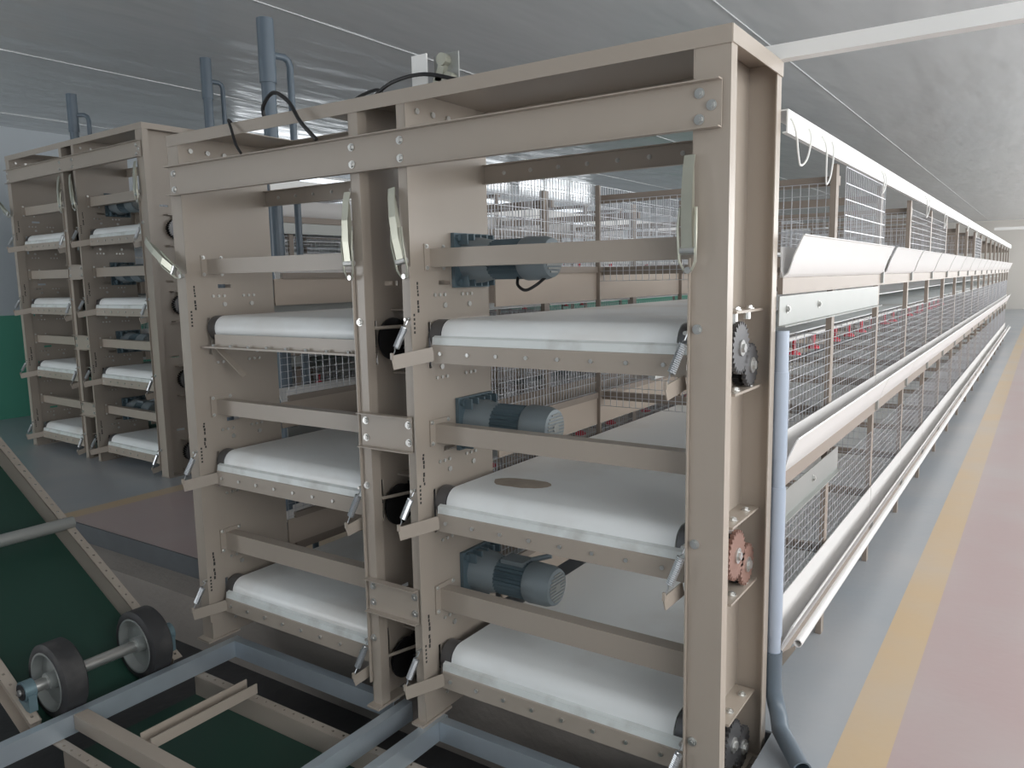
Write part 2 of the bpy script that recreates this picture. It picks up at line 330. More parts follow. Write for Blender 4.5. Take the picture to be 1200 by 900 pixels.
def motor_meshes():
    fl = MB(); fl.box(0, 0.016, -0.115, 0.115, -0.105, 0.105)
    for sy in (-1, 1):
        for sz in (-1, 1): fl.cyl((0.016, sy * 0.095, sz * 0.085), (0.03, sy * 0.095, sz * 0.085), 0.014, 6)
    for k in range(5):                      # fins between flange and gear case
        y = -0.085 + k * 0.0425; fl.prism([(y - 0.004, 0.10), (y + 0.004, 0.10), (y + 0.004, 0.06), (y - 0.004, 0.06)], 'x', 0.016, 0.06)
        fl.prism([(y - 0.004, -0.10), (y + 0.004, -0.10), (y + 0.004, -0.06), (y - 0.004, -0.06)], 'x', 0.016, 0.06)
    gc = MB(); gc.lathe((0.016, 0, 0), (1, 0, 0), [(0, 0.092), (0.05, 0.088), (0.085, 0.08), (0.115, 0.074)], 24)
    bd = MB(); n = 28
    prof = []
    for i in range(n * 2):
        t = math.pi * i / n; r = 0.077 if i % 2 else 0.067; prof.append((r * math.cos(t), r * math.sin(t)))
    bd.prism(prof, 'x', 0.13, 0.275)
    cw = MB(); cw.lathe((0.27, 0, 0), (1, 0, 0), [(0, 0.079), (0.012, 0.083), (0.09, 0.081), (0.118, 0.072), (0.122, 0.060)], 28)
    gr = MB()
    gr.cyl((0.3925, 0, 0), (0.396, 0, 0), 0.018, 16)
    for k in range(9):
        z = -0.052 + 0.013 * k; h = math.sqrt(max(0.0, 0.058 ** 2 - z * z)); gr.box(0.392, 0.3955, -h, h, z - 0.0032, z + 0.0032)
    tb = MB(); tb.box(0.15, 0.255, -0.04, 0.04, 0.066, 0.084)
    tb.cyl((0.25, 0.03, 0.075), (0.33, 0.06, 0.10), 0.011, 10)
    return [('mounting_flange', fl.mesh('mounting_flange', MOTOR)), ('gear_case', gc.mesh('gear_case', MOTOR2, True)), ('finned_body', bd.mesh('finned_body', MOTOR)),
            ('fan_cowl', cw.mesh('fan_cowl', MOTOR2, True)), ('fan_grille', gr.mesh('fan_grille', PALE)), ('terminal_box', tb.mesh('terminal_box', MOTOR2))]
MOT = motor_meshes()

def post(parent, xweb, xout, z0, z1, holes, w_lip=0.048):
    """channel: web in the YZ plane at xweb, flanges towards xout, small return lips"""
    s = 1 if xout > xweb else -1
    b = MB(); b.sheet([(xout, w_lip), (xout, 0.002), (xweb, 0.002)], 0.004, 'z', z0, z1); b.sheet([(xweb, D - 0.002), (xout, D - 0.002), (xout, D - w_lip)], 0.004, 'z', z0, z1)
    b.panel(lambda u, v, w: (xweb + w, u, v), (0.0, D), (z0, z1), 0.004, holes)
    return b.build('post', TAN, parent)

def build_head(name, origin, rotz, zts, bars, gearz, base, top, words, main):
    """zts: scraper plate tops (top tier first), bars: (z0, z1) of the cross bars"""
    T = {}
    L = Vector(origin)
    def th(nm, label, cat, group): return thing(nm, label, cat, L, group, rotz)
    fr = th('machine_end_frame', 'tan steel end frame of the %s, posts and bolted crossbars' % words, 'machine frame', None)
    cols = [(XM1, XR0, 'column with the motors'), (XL01, XL1a, 'column without motors')]
    tiers = ['top', 'middle', 'bottom'] if len(zts) == 3 else ['top', 'second', 'third', 'bottom']
    # posts
    P = [(XR0, XR1), (XM1, XM0), (XL1a, XL1b), (XL01, XL00)]
    for (xw, xo) in P:
        p = post(fr, xw, xo, base, top - 0.003, [h for zt in zts for h in ((0.088, 0.104, zt - 0.09, zt + 0.085), (0.16, 0.235, zt + 0.222, zt + 0.24))])
        s = 1 if xw in (XR0, XL1a) else -1       # outward normal of the web towards the post's open side
        # rivets and holes on the inner face of the web
        inn = -s
        rv = MB()
        for zt in zts:
            for dz, row in ((0.185, (0.13, 0.16, 0.19, 0.30, 0.33, 0.36)), (0.145, (0.19, 0.345)), (-0.09, (0.16, 0.36)), (-0.13, (0.13, 0.16, 0.19, 0.31, 0.34, 0.37))):
                for yq in row: rv.cyl((xw + inn * 0.001, yq, zt + dz), (xw + inn * 0.008, yq, zt + dz), 0.007 if len(row) > 2 else 0.011, 8)
        stuff(rv.build('rivets', ZINC, p))
    # guide strips along the inside of every post, printed marks
    for (xw, s) in ((XR0, -1), (XM1, 1), (XL1a, -1), (XL01, 1)):
        st = MB(); zt0 = zts[0] + 0.29; st.box(xw + s * 0.003, xw + s * 0.008, -0.012, 0.066, base + 0.09, zt0); g = st.build('guide_strip', TAN, fr)
        if s == 1:
            ik = MB(); rnd = random.Random(3)
            for zt in zts:
                z = zt + 0.235
                for k in range(7):
                    h = rnd.uniform(0.008, 0.018); y0 = 0.024 + rnd.uniform(-.002, .002); ik.box(xw + 0.0078, xw + 0.0088, y0, y0 + rnd.uniform(0.006, 0.010), z - h, z); z -= h + 0.003
                    if k == 3: z -= 0.012
                z = zt + 0.12
                for k in range(5): ik.box(xw + 0.0078, xw + 0.0088, 0.001, 0.009, z - 0.009, z); z -= 0.016
            stuff(ik.build('printed_marks', INK, g))
    # top cover: shallow inverted channel
    b = MB()
    for (xa, xb) in ((XL00, -2.16), (-1.62, XR1)): b.sheet([(-0.0025, top - 0.047), (-0.0025, top), (D + 0.0025, top), (D + 0.0025, top - 0.047)], 0.004, 'x', xa, xb + (0.004 if xb == XR1 else 0))
    b.sheet([(-0.0025, top - 0.047), (-0.0025, top), (0.05, top)], 0.004, 'x', -2.16, -1.62); b.sheet([(D - 0.05, top), (D + 0.0025, top), (D + 0.0025, top - 0.047)], 0.004, 'x', -2.16, -1.62)
    b.box(XR1 + 0.0025, XR1 + 0.0065, -0.002, D + 0.002, top - 0.045, top + 0.002); b.build('top_cover', TAN, fr)
    b = MB()
    for xw, s in ((XM1, 1), (XL01, 1), (XR0, -1), (XL1a, -1)):
        for k in range(4): b.cyl((xw + s * 0.001, 0.06 + 0.09 * k, top - 0.066), (xw + s * 0.01, 0.06 + 0.09 * k, top - 0.066), 0.011, 8)
    stuff(b.build('rivets', ZINC, fr))
    # front beam, lipped channel
    bz1, bz0 = top - 0.140, top - 0.266
    b = MB(); b.sheet([(-0.036, bz1 + 0.0), (-0.008, bz1), (-0.008, bz0), (-0.036, bz0)], 0.004, 'x', -2.49, 0.083)
    fb = b.build('front_beam', TAN, fr)
    for x, dz in ((0.02, .030), (0.055, .065), (0.02, .1), (-1.09, .033), (-1.09, .095), (-1.33, .033), (-1.33, .095), (-2.455, .03), (-2.455, .1)):
        place('bolt', BOLT, fb, (x, -0.0105, bz1 - dz), ROT_FRONT)
    # rear bars
    for (a, c) in ((XM1, XR0), (XL01, XL1a)):
        b = MB(); b.sheet([(D - 0.03, top - 0.215), (D - 0.012, top - 0.215), (D - 0.012, top - 0.287), (D - 0.03, top - 0.287)], 0.004, 'x', a + 0.003, c - 0.003)
        r = b.build('rear_bar', TAN, fr)
        k = 0
        x = a + 0.1
        while x < c - 0.05: place('bolt', BOLT_S, r, (x, D - 0.0145, top - 0.25), ROT_FRONT); x += 0.125
    # cross bars
    for (a, c, word) in cols:
        for (z0, z1) in bars:
            b = MB(); b.sheet([(YB + 0.055, z1 - 0.002), (YB + 0.002, z1 - 0.002), (YB + 0.002, z0 + 0.002), (YB + 0.055, z0 + 0.002)], 0.004, 'x', a + 0.004, c - 0.004)
            cb = b.build('cross_bar', TAN, fr)
            for xq, s in ((a, 1), (c, -1)):
                e = MB(); e.box(xq + s * 0.003, xq + s * 0.008, YB - 0.03, YB + 0.09, z0 - 0.012, z1 + 0.018); ep = e.build('end_plate', TAN, cb)
                for yq in (YB - 0.018, YB + 0.078):
                    for zq in (z0 - 0.002, z1 + 0.008): place('bolt', BOLT_S, ep, (xq + s * 0.008, yq, zq), ROT_RIGHT if s > 0 else ROT_LEFT)
    # connectors between the two columns
    for i in range(len(zts) - 1):
        z0 = bars[i + 1][0] - 0.02; z1 = z0 + 0.132
        b = MB(); b.sheet([(-0.034, z1), (-0.004, z1), (-0.004, z0), (-0.034, z0)], 0.004, 'x', XL1a + 0.004, XM1 - 0.012)
        c = b.build('column_connector', TAN, fr)
        for x in (XL1a + 0.03, XM1 - 0.03):
            for zq in (z0 + 0.035, z1 - 0.03): place('bolt', BOLT, c, (x, -0.006, zq), ROT_FRONT)
    # bolts of the tension pins on the post fronts
    for zt in zts:
        for x in (XR0 + 0.018, XL1a + 0.015): place('bolt', BOLT, fr, (x, 0.0, zt + 0.085), ROT_FRONT)
    # foot plates
    for (xw, xo) in P:
        x0, x1 = min(xw, xo) - 0.01, max(xw, xo) + 0.01
        if main:       # front foot on the angle iron frame, rear foot on the trench ledge
            b = MB(); b.box(x0, x1, -0.03, 0.15, base - 0.010, base); b.build('foot_plate', TAN, fr)
            b = MB(); b.box(x0, x1, D - 0.022, D + 0.008, LEDGE_Z, base); b.build('foot_plate', TAN, fr)
        else: b = MB(); b.box(x0, x1, 0, D + 0.01, base, base + 0.012); b.build('foot_plate', TAN, fr)
    # wheels on the roller ends, belts, scrapers
    belt_end = 19.0 if main else 9.0
    for (a, c, word) in cols:
        for ti, zt in enumerate(zts):
            tw = tiers[ti]
            g = 'belts of the %s' % words
            rad = 0.058; yc, zc = 0.135, zt + 0.034
            bt = th('manure_belt', 'white manure belt on its roller, %s tier, %s, %s' % (tw, word, words), 'conveyor belt', g)
            prof = [(belt_end, zc + rad)] + [(yc + rad * math.cos(math.radians(t)), zc + rad * math.sin(math.radians(t))) for t in range(90, 271, 15)] + [(belt_end, zc - rad)]
            s_ = MB(); s_.sheet(prof, 0.005, 'x', a + 0.075, c - 0.075); s_.build('belt', BELT, bt, True)
            rl = MB(); rl.cyl((a + 0.02, yc, zc), (c - 0.02, yc, zc), rad - 0.004, 28); rr = rl.build('roller', PALE, bt, True)
            for xe in ((a + 0.02, a + 0.07), (c - 0.07, c - 0.02)):
                e = MB(); e.cyl((xe[0], yc, zc), (xe[1], yc, zc), rad + 0.002, 28); e.build('roller_end', GEAR, rr, True)
            # scraper
            sc = th('scraper_tray', 'tan scraper bar with white blade below belt, %s tier, %s, %s' % (tw, word, words), 'scraper', 'scrapers of the %s' % words)
            flat = main and ti == 0 and a == XL01
            if flat:     # the loose one: plate lying flat on a hanging link
                b = MB(); b.box(a + 0.02, c - 0.01, YT - 0.02, YT + 0.10, zt - 0.052, zt - 0.044); b.build('plate', TAN, sc)
                b = MB(); b.box(a + 0.09, c - 0.01, YT + 0.010, YT + 0.016, zt - 0.044, zt + 0.01); b.build('upstand', TAN, sc)
                b = MB(); b.bar((a + 0.075, YT + 0.03, zt - 0.05), (a + 0.17, YT + 0.10, zt - 0.19), 0.006, 0.03, (0, 1, 0)); b.build('hanging_link', TAN, sc)
                b = MB()
                for k in range(8): x = a + 0.1 + 0.125 * k; b.cyl((x, YT - 0.006, zt - 0.044), (x, YT - 0.006, zt - 0.034), 0.009, 6)
                stuff(b.build('bolts', ZINC, sc))
                continue
            b = MB(); b.sheet([(YT + 0.045, zt - 0.062), (YT, zt - 0.062), (YT, zt), (YT + 0.012, zt + 0.004)], 0.004, 'x', a + 0.05, c - 0.035); b.build('plate', TAN, sc)
            b = MB(); b.sheet([(YT + 0.006, zt - 0.004), (YT + 0.010, zt + 0.028), (YT + 0.0235, zt + 0.034)], 0.005, 'x', a + 0.045, c - 0.03); b.build('blade', BLADE, sc)
            b = MB()
            for k in range(8):
                x = a + 0.09 + 0.125 * k
                if x < c - 0.05: b.cyl((x, YT - 0.002, zt - 0.028), (x, YT - 0.009, zt - 0.028), 0.0075, 6)
            stuff(b.build('bolts', ZINC, sc))
            for xq, s in ((a, 1), (c, -1)):      # arms swing out in front of the posts, springs pull them up
                tip = Vector((xq - s * 0.035, -0.075, zt - 0.055)) if s > 0 else Vector((xq - 0.055, -0.055, zt - 0.10))
                rootp = Vector((xq + s * 0.055, YT + 0.0, zt - 0.03)) if s > 0 else Vector((xq - 0.03, YT - 0.02, zt - 0.075))
                b = MB(); b.bar(rootp, tip, 0.005, 0.052 if s > 0 else 0.045); b.bar(tip + Vector((0, 0, 0.012)), tip + Vector((0.0, 0.0, 0.036)), 0.01, 0.01, (0, 1, 0))
                b.build('arm', TAN, sc)
                a0 = Vector((xq - s * 0.012, -0.018, zt + 0.085)) if s > 0 else Vector((xq - 0.012, -0.014, zt + 0.06))
                o = place('spring', SPR, sc); ln = point_along(o, a0, tip + Vector((0, 0, 0.02))); o.scale = (1, 1, ln / 0.125)
                b = MB(); b.cyl(a0 + Vector((0.0, 0.02, 0.015)), a0 + Vector((0.0, -0.008, 0.015)), 0.006, 8); b.build('spring_pin', ZINC, sc)
    # gears on the outer sides of the right-hand posts
    for (xw, where) in ((XR0, 'outer post beside the aisle' if main else 'outer post'), (XL1a, 'post inside the gap between columns')):
        for ti, gz in enumerate(gearz):
            tw = tiers[ti]; kind = 'rust' if (main and ti == 1 and xw == XR0) else 'dark'
            gd = th('gear_drive', '%s steel gear pair, %s tier, on the %s, %s' % ('reddish' if kind == 'rust' else 'dark', tw, where, words), 'gears', 'gear drives of the %s' % words)
            for zq in (gz + 0.115, gz - 0.14):
                b = MB(); b.box(xw + 0.0015, xw + 0.07, 0.19, 0.46 if xw == XR0 else 0.43, zq - 0.004, zq + 0.004)
                bp = b.build('bracket_plate', TAN, gd)
                place('bolt', BOLT, bp, (xw + 0.045, 0.27, zq + 0.004)); place('bolt', BOLT, bp, (xw + 0.045, 0.40, zq + 0.004))
            b = MB(); b.cyl((xw + 0.035, 0.27, gz + 0.115), (xw + 0.035, 0.27, gz + 0.075), 0.012, 8); b.cyl((xw + 0.035, 0.40, gz + 0.115), (xw + 0.035, 0.40, gz + 0.085), 0.012, 8); b.build('adjuster', ZINC, gd)
            for k, (yq, dz) in enumerate(((0.275, 0.0), (0.385, -0.065))):
                place('gear', GEARS['back'][k], gd, (xw + 0.012, yq, gz + dz))
                g_ = place('gear', GEARS[kind][k], gd, (xw + (0.045 if xw == XR0 else 0.049), yq, gz + dz)); place('hub', HUB, g_, (0.014, 0, 0))
            b = MB(); b.cyl((xw + 0.004, 0.275, gz), (xw + 0.05, 0.275, gz), 0.03, 14); b.cyl((xw + 0.004, 0.385, gz - 0.065), (xw + 0.05, 0.385, gz - 0.065), 0.026, 14); b.build('shaft', CHAIN, gd)
            if xw == XL1a:
                b = MB(); b.cyl((xw + 0.034, 0.16, gz), (xw + 0.0415, 0.16, gz), 0.085, 28); b.cyl((xw + 0.004, 0.16, gz), (xw + 0.034, 0.16, gz), 0.02, 14); b.build('drive_wheel', CHAIN, gd)
                b = MB(); b.box(xw + 0.082, xw + 0.092, 0.20, 0.235, gz - 0.17, gz + 0.07); b.cyl((xw + 0.03, 0.02, gz + 0.05), (xw + 0.087, 0.21, gz + 0.05), 0.007, 8); b.build('tension_bar', TAN, gd)
    # motors on the inner web of the motor column
    for ti, zt in enumerate(zts):
        mz = zt + 0.315
        mo = th('gear_motor', 'blue-grey gear motor with finned body, %s tier of the %s' % (tiers[ti], words), 'motor', 'motors of the %s' % words)
        for nm, me in (MOT if ti == len(zts) - 1 else MOT[:-1]): place(nm, me, mo, (XM1 + 0.004, 0.352, mz))
        if ti == 0 and main:
            b = MB(); b.cable([(XM1 + 0.25, 0.33, mz - 0.07), (XM1 + 0.27, 0.30, mz - 0.10), (XM1 + 0.31, 0.29, mz - 0.118), (XM1 + 0.35, 0.30, mz - 0.10), (XM1 + 0.37, 0.34, mz - 0.07)], 0.006, 8); b.build('motor_cable', CABLE, mo, True)
    # toggle latches at the top of the guide strips
    for (x, yq, tl, wd) in ((XR0 - 0.004, -0.012, 0.0, 'outer motor-column post'), (XM1 - 0.014, -0.016, 0.10, 'inner motor-column post'), (XL1a - 0.004, -0.012, 0.0, 'inner post of the motorless column'), (XL01 - 0.03, -0.03, 0.62, 'motorless outer post, lever swung out')):
        zt0 = zts[0] + 0.31
        la = thing('toggle_latch', 'yellowish zinc toggle latch on the %s, %s' % (wd, words), 'latch', (0, 0, 0), 'latches of the %s' % words)
        la.matrix_world = Matrix.Translation(L) @ Matrix.Rotation(rotz, 4, 'Z') @ Matrix.Translation((x, yq, zt0)) @ Matrix.Rotation(-tl * 1.6, 4, 'Y')
        b = MB(); pr = [(-0.018, 0.0), (-0.026, 0.08), (-0.024, 0.16), (-0.014, 0.23), (-0.004, 0.265)]
        b.sheet(pr, 0.004, 'x', -0.016, 0.016)
        for xs in (-0.016, 0.013): b.add([(xs, -0.008, 0.0), (xs, -0.018, 0.0), (xs, -0.026, 0.08), (xs, -0.024, 0.16), (xs, -0.010, 0.23), (xs, -0.006, 0.16), (xs, -0.006, 0.08)] + [(xs + 0.003, q[0], q[1]) for q in ((-0.008, 0.0), (-0.018, 0.0), (-0.026, 0.08), (-0.024, 0.16), (-0.010, 0.23), (-0.006, 0.16), (-0.006, 0.08))],
            [(0, 1, 2, 3, 4, 5, 6), (13, 12, 11, 10, 9, 8, 7)] + [(i, (i + 1) % 7, 7 + (i + 1) % 7, 7 + i) for i in range(7)])
        b.build('lever', LATCH, la)
        b = MB(); b.tube([(-0.024, -0.014, 0.12), (-0.027, -0.022, 0.06), (-0.024, -0.016, -0.03), (-0.012, -0.012, -0.055), (0.012, -0.012, -0.055), (0.024, -0.016, -0.03), (0.027, -0.022, 0.06), (0.024, -0.014, 0.12)], 0.0042, 8); b.build('wire_bail', LATCH, la, True)
        b = MB(); b.cyl((-0.022, -0.012, 0.0), (0.022, -0.012, 0.0), 0.012, 12); b.build('pivot', ZINC, la)
        b = MB(); b.cyl((0.0, 0, -0.055), (0.0, -0.016, -0.055), 0.010, 8); b.build('catch_pin', ZINC, la)
    return fr

ZT = [1.39, 0.746, 0.11]; BARS = [(1.679, 1.747), (1.012, 1.083), (0.338, 0.424)]; GZ = [1.40, 0.718, 0.05]
build_head('main', (0, 0, 0), 0, ZT, BARS, GZ, -0.09, 2.299, 'three-tier machine', True)
ZT4 = [2.06, 1.43, 0.79, 0.15]; BARS4 = [(2.352, 2.433), (1.717, 1.799), (1.07, 1.145), (0.443, 0.518)]; GZ4 = [2.10, 1.46, 0.82, 0.18]
LMROT = math.radians(-2.6)
LMO = Vector((-5.25, 1.57, 0)) - Matrix.Rotation(LMROT, 3, 'Z') @ Vector((XR1, 0, 0))
build_head('far', LMO, LMROT, ZT4, BARS4, GZ4, 0.0, 2.93, 'four-tier machine', False)

# ------------------------------------------------------------------ the cage rows
PITCHY = 1.085; Y1 = 1.40
def grid(name, w, h, dx, dy, r=0.0016, axis='x'):
    """wire panel w along Y, h along Z (axis 'x'), or X by Z (axis 'y'), or X by Y (axis 'z')"""
    b = MB()
    def put(a0, a1, c0, c1):
        if axis == 'x': return (a0, a1, c0, c1)
    def box(u0, u1, v0, v1):
        if axis == 'x': b.box(-r, r, u0, u1, v0, v1)
        elif axis == 'y': b.box(u0, u1, -r, r, v0, v1)
        else: b.box(u0, u1, v0, v1, -r, r)
    n = int(round(w / dx)); k = int(round(h / dy))
    for i in range(n + 1): u = w * i / n; box(u - r, u + r, 0, h)
    for j in range(k + 1): v = h * j / k; box(0, w, v - r, v + r)
    return b.mesh(name, WIRE)
def build_row(origin, rotz, zts, top, bays, words, y0, main):
    L = Vector(origin)
    row = thing('cage_row', 'long row of wire poultry cages with tan posts behind the %s' % words, 'cage row', L, 'cage rows', rotz)
    ys = [y0] + [Y1 + PITCHY * k for k in range(bays)]
    yend = ys[-1] + 0.04
    sides = [(0.085, 1), (XM1 + 0.015, -1), (XL1a - 0.015, 1), (XL01 - 0.02, -1)]
    up_ = MB(); up_.sheet([(-0.022, 0.0), (0.0, 0.0), (0.0, 0.048)], 0.004, 'z', 0.0, top - 0.215); UP = up_.mesh('upright', TAN2)
    sheetp = MB(); sheetp.box(-0.0, 0.004, 0, 0.05, 0.0, top - 0.215)
    for y in ys[1:]:
        for (x, s) in sides:
            b_ = place('upright', UP, row, (x, y, 0.0)); b_.scale = (s, 1, 1)
    # transverse rails at each upright, for both columns
    for ci, (a, c) in enumerate(((XM1, 0.085), (XL01, XL1a))):
        tr = MB(); tr.box(a, c, 0, 0.03, -0.02, 0.02); TRM = tr.mesh('transverse_rail', TAN2)
        for y in ys[1:]:
            for z in [zt + 0.27 for zt in zts] + [zt + 0.63 for zt in zts[:1]]: place('transverse_rail', TRM, row, (0, y + 0.055, z))
    # long rails
    for (x, s) in sides:
        for zt in zts:
            b = MB(); b.box(x - (0.012 if s > 0 else 0.008), x + (0.008 if s > 0 else 0.012), y0 + 0.07, yend, zt + 0.262, zt + 0.292); b.build('long_rail', TAN2, row)
            if x < 0: b = MB(); b.box(x - 0.004, x + 0.004, y0 + 0.02, yend, zt + 0.125, zt + 0.262); b.build('side_skirt', SKIRT, row)
    # wire panels
    hs = 0.40
    FP = {}
    for key, wlen in (('first', ys[1] - ys[0] - 0.03), ('bay', PITCHY - 0.06)):
        FP[key] = (grid('side_mesh', wlen, 0.40, 0.05, 0.036, 0.0010), grid('side_mesh', wlen, 0.40, 0.026, 0.05, 0.0012))
    PART = [grid('partition_mesh', c - a - 0.02, 0.40, 0.036, 0.05, 0.0014, 'y') for (a, c) in ((XM1, 0.085), (XL01, XL1a))]
    for k in range(bays):
        key = 'first' if k == 0 else 'bay'
        ya = ys[k] + (0.03 if k == 0 else 0.055)
        for ti, zt in enumerate(zts):
            for si, (x, s) in enumerate(sides):
                outer = si in (0, 3)
                if outer and ti == 0 and main: 
                    if k in (3, 4, 8): pass
                    else: continue
                if k > 9 and not outer: continue
                q = place('side_mesh', FP[key][0 if outer else 1], row, (x, ya, zt + (0.24 if outer else 0.295)))
            for ci in (0, 1):
                a = (XM1, XL01)[ci]
                if k % 2 == 0 and k < 9: place('partition_mesh', PART[ci], row, (a + 0.01, ys[k + 1] + 0.03, zt + 0.22))
    # feed troughs on both outer sides
    for (xo, s, sidew) in ((0.0, 1, 'window aisle side'), (XL01 + 0.065, -1, 'middle aisle side')):
        if not main: sidew = ('inner aisle side', 'far wall side')[0 if s == 1 else 1]
        for ti, zt in enumerate(zts):
            z0 = zt + (0.23, 0.183, 0.14)[ti] if main else zt + 0.2
            tw = (['top', 'middle', 'bottom'] if len(zts) == 3 else ['top', 'second', 'third', 'bottom'])[ti]
            mt = TROUGH
            ft = thing('feed_trough', 'white feed trough, %s tier, %s, %s' % (tw, sidew, words), 'feed trough', L, 'feed troughs of the %s' % words, rotz)
            def X(v): return xo + s * v
            gap = 0.05 if ti == 0 else 0.006
            me = {}
            for kk, ln in (('first', ys[2] - ys[0] - 0.09 - gap), ('bay', PITCHY - gap)):
                b = MB(); b.sheet([(X(0.096), z0 + ((0.10, 0.14, 0.19)[ti] if main else 0.14)), (X(0.098), z0 + 0.02), (X(0.106), z0), (X(0.122), z0 + 0.012), (X(0.140), z0 + 0.07), (X(0.168), z0 + 0.135), (X(0.174), z0 + 0.138)], 0.004, 'y', 0, ln); me[kk] = b.mesh('trough_section', mt, True)
            place('trough_section', me['first'], ft, (0, ys[0] + 0.07, 0))
            for k in range(2, bays): place('trough_section', me['bay'], ft, (0, ys[k] - 0.02 + gap, 0))
            b = MB(); b.box(X(0.086), X(0.104), ys[0] + 0.075, yend, z0 - 0.06, z0 - 0.004); b.build('support_rail', TAN2, ft)
            if ti == len(zts) - 1:
                b = MB(); Lp = yend - ys[0] - 0.08; b.sleeve((X(0.193), ys[0] + 0.06, z0 + 0.085), (0, 1, 0), [(0, 0.0115), (0, 0.015), (Lp, 0.015), (Lp, 0.0115)], 16); b.build('trough_pipe', TROUGH, ft, True)
                b = MB(); b.box(X(0.102), X(0.106), ys[0] + 0.072, ys[0] + 0.15, z0 - 0.09, z0 - 0.002); b.add([(X(0.10), ys[0] + 0.062, z0 - 0.085), (X(0.185), ys[0] + 0.062, z0 + 0.06), (X(0.185), ys[0] + 0.062, z0 + 0.075), (X(0.10), ys[0] + 0.062, z0 + 0.0), (X(0.10), ys[0] + 0.068, z0 - 0.085), (X(0.185), ys[0] + 0.068, z0 + 0.06), (X(0.185), ys[0] + 0.068, z0 + 0.075), (X(0.10), ys[0] + 0.068, z0 + 0.0)], [(0, 1, 2, 3), (7, 6, 5, 4), (0, 1, 5, 4), (1, 2, 6, 5), (2, 3, 7, 6), (3, 0, 4, 7)]); b.build('end_bracket', TAN, ft)
            else:
                L1 = 1.85 if ti == 0 else 1.0
                zb = z0 - 0.065 if ti == 0 else z0 - 0.07
                b = MB(); b.sheet([(X(0.112), zb), (X(0.112), zb - 0.10), (X(0.135), zb - 0.10)], 0.004, 'y', ys[0] + (0.005 if ti == 0 else 0.075), ys[0] + L1); an = b.build('angle_bracket', PALE, ft)
                for yq in (0.1, 0.55): place('bolt', BOLT, an, (X(0.114), ys[0] + yq, zb - 0.045), ROT_RIGHT if s > 0 else ROT_LEFT)
            # little brackets below each joint
            br = MB(); br.box(X(0.104), X(0.118), -0.012, 0.012, z0 - 0.05, z0 + 0.02); BR = br.mesh('joint_bracket', PALE)
            for k in range(2, bays): place('joint_bracket', BR, ft, (0, ys[k] - 0.02, 0))
    # drinker lines with red nipples
    nb = MB(); nb.cyl((0, 0, 0), (0, 0, -0.03), 0.009, 8); nb.cyl((0, 0, -0.03), (0, 0, -0.062), 0.006, 8); nb.lathe((0, 0, -0.05), (0, 0, -1), [(0, 0.012), (0.012, 0.03), (0.02, 0.031), (0.021, 0.02)], 10); NB = nb.mesh('red_nipple', RED)
    for ci, x in enumerate((XM1 + 0.01 + 18.5 * 1.1364 / 32, XL01 + 0.01 + 14.5 * (XL1a - XL01 - 0.02) / 29)):     # through the middle of a mesh opening
        for ti, zt in enumerate(zts):
            z = zt + 0.495 if ti else zt + 0.345
            tw = (['top', 'middle', 'bottom'] if len(zts) == 3 else ['top', 'second', 'third', 'bottom'])[ti]
            dl = thing('drinker_line', 'white water pipe with red nipple drinkers, %s tier, %s, %s' % (tw, ('motor column', 'motorless column')[ci], words), 'drinker line', L, 'drinker lines of the %s' % words, rotz)
            b = MB(); b.cyl((x, y0 + 0.15, z), (x, yend - 0.1, z), 0.012, 10); b.build('pipe', WHITE, dl, True)
            k = 0; y = y0 + 0.95
            while y < min(yend - 0.3, 11):
                if any(q - 0.03 < y < q + 0.14 for q in ys): y += 0.16
                place('red_nipple', NB, dl, (x, y, z - 0.008)).scale = (1.35,) * 3; y += 0.48
    return row
build_row((0, 0, 0), 0, ZT, 2.299, 17, 'three-tier machine', D + 0.004, True)
build_row(LMO, LMROT, ZT4, 2.93, 7, 'four-tier machine', D + 0.004, False)

# white rail along the top of the row, on the aisle side, with cable loops
for (x, wd) in ((0.1, 'side next to the windows'), (-2.45, 'side next to the middle aisle')):
    b = MB(); b.sheet([(x - 0.055, 2.155), (x + 0.02, 2.155), (x + 0.02, 2.085), (x + 0.005, 2.085)], 0.005, 'y', D + 0.02, 18.8)
    tag(b.build('top_rail', WHITE), 'white angle rail along the top of the cage row, %s' % wd, 'rail', 'top rails of the cage row')
for k, y in enumerate((0.52, 0.95, 2.2, 3.9, 5.0, 7.2, 8.4)):
    dr = 0.09 + 0.035 * math.sin(k * 2.1); ln = 0.16 + 0.07 * math.cos(k * 1.7); x = 0.127
    b = MB(); b.cable([(x, y, 2.13), (x + 0.012, y + 0.02, 2.09), (x + 0.006, y + ln * 0.35, 2.085 - dr * 0.7), (x, y + ln * 0.6, 2.085 - dr), (x + 0.006, y + ln * 0.85, 2.085 - dr * 0.7), (x + 0.01, y + ln, 2.09), (x, y + ln + 0.01, 2.13)], 0.0035, 7)
    tag(b.build('cable_loop', WCABLE, None, True), 'thin white cable loop hanging from the white top rail', 'cable', 'cable loops under the top rail')
# opened wire door in the second bay
b = MB()
r = 0.0016
W, H = 0.98, 0.40
for i in range(25): u = W * i / 24; b.box(-r, r, u - r, u + r, 0, H)
for j in range(7): v = H * j / 6; b.box(-r * 1.3, r * 1.3, 0, W, v - r * 1.3, v + r * 1.3)
o = b.build('wire_door', WIRE); o.location = (0.110, 1.47, 1.675); o.rotation_euler = (0, 0, 0); tag(o, 'galvanised wire cage door in the opening beside the first post', 'cage door')

# white beams from the row to the side wall
for (y, z) in ((0.44, 2.345), (14.0, 2.345)):
    b = MB(); b.box(0.02, ROOM_X1 - 0.002, y, y + 0.05, z - 0.046, z)
    tag(b.build('tie_beam', WHITE), 'white steel beam from the cage row top to the window wall, %s' % ('at the machine end' if y < 1 else 'far down the aisle'), 'beam', 'white tie beams')

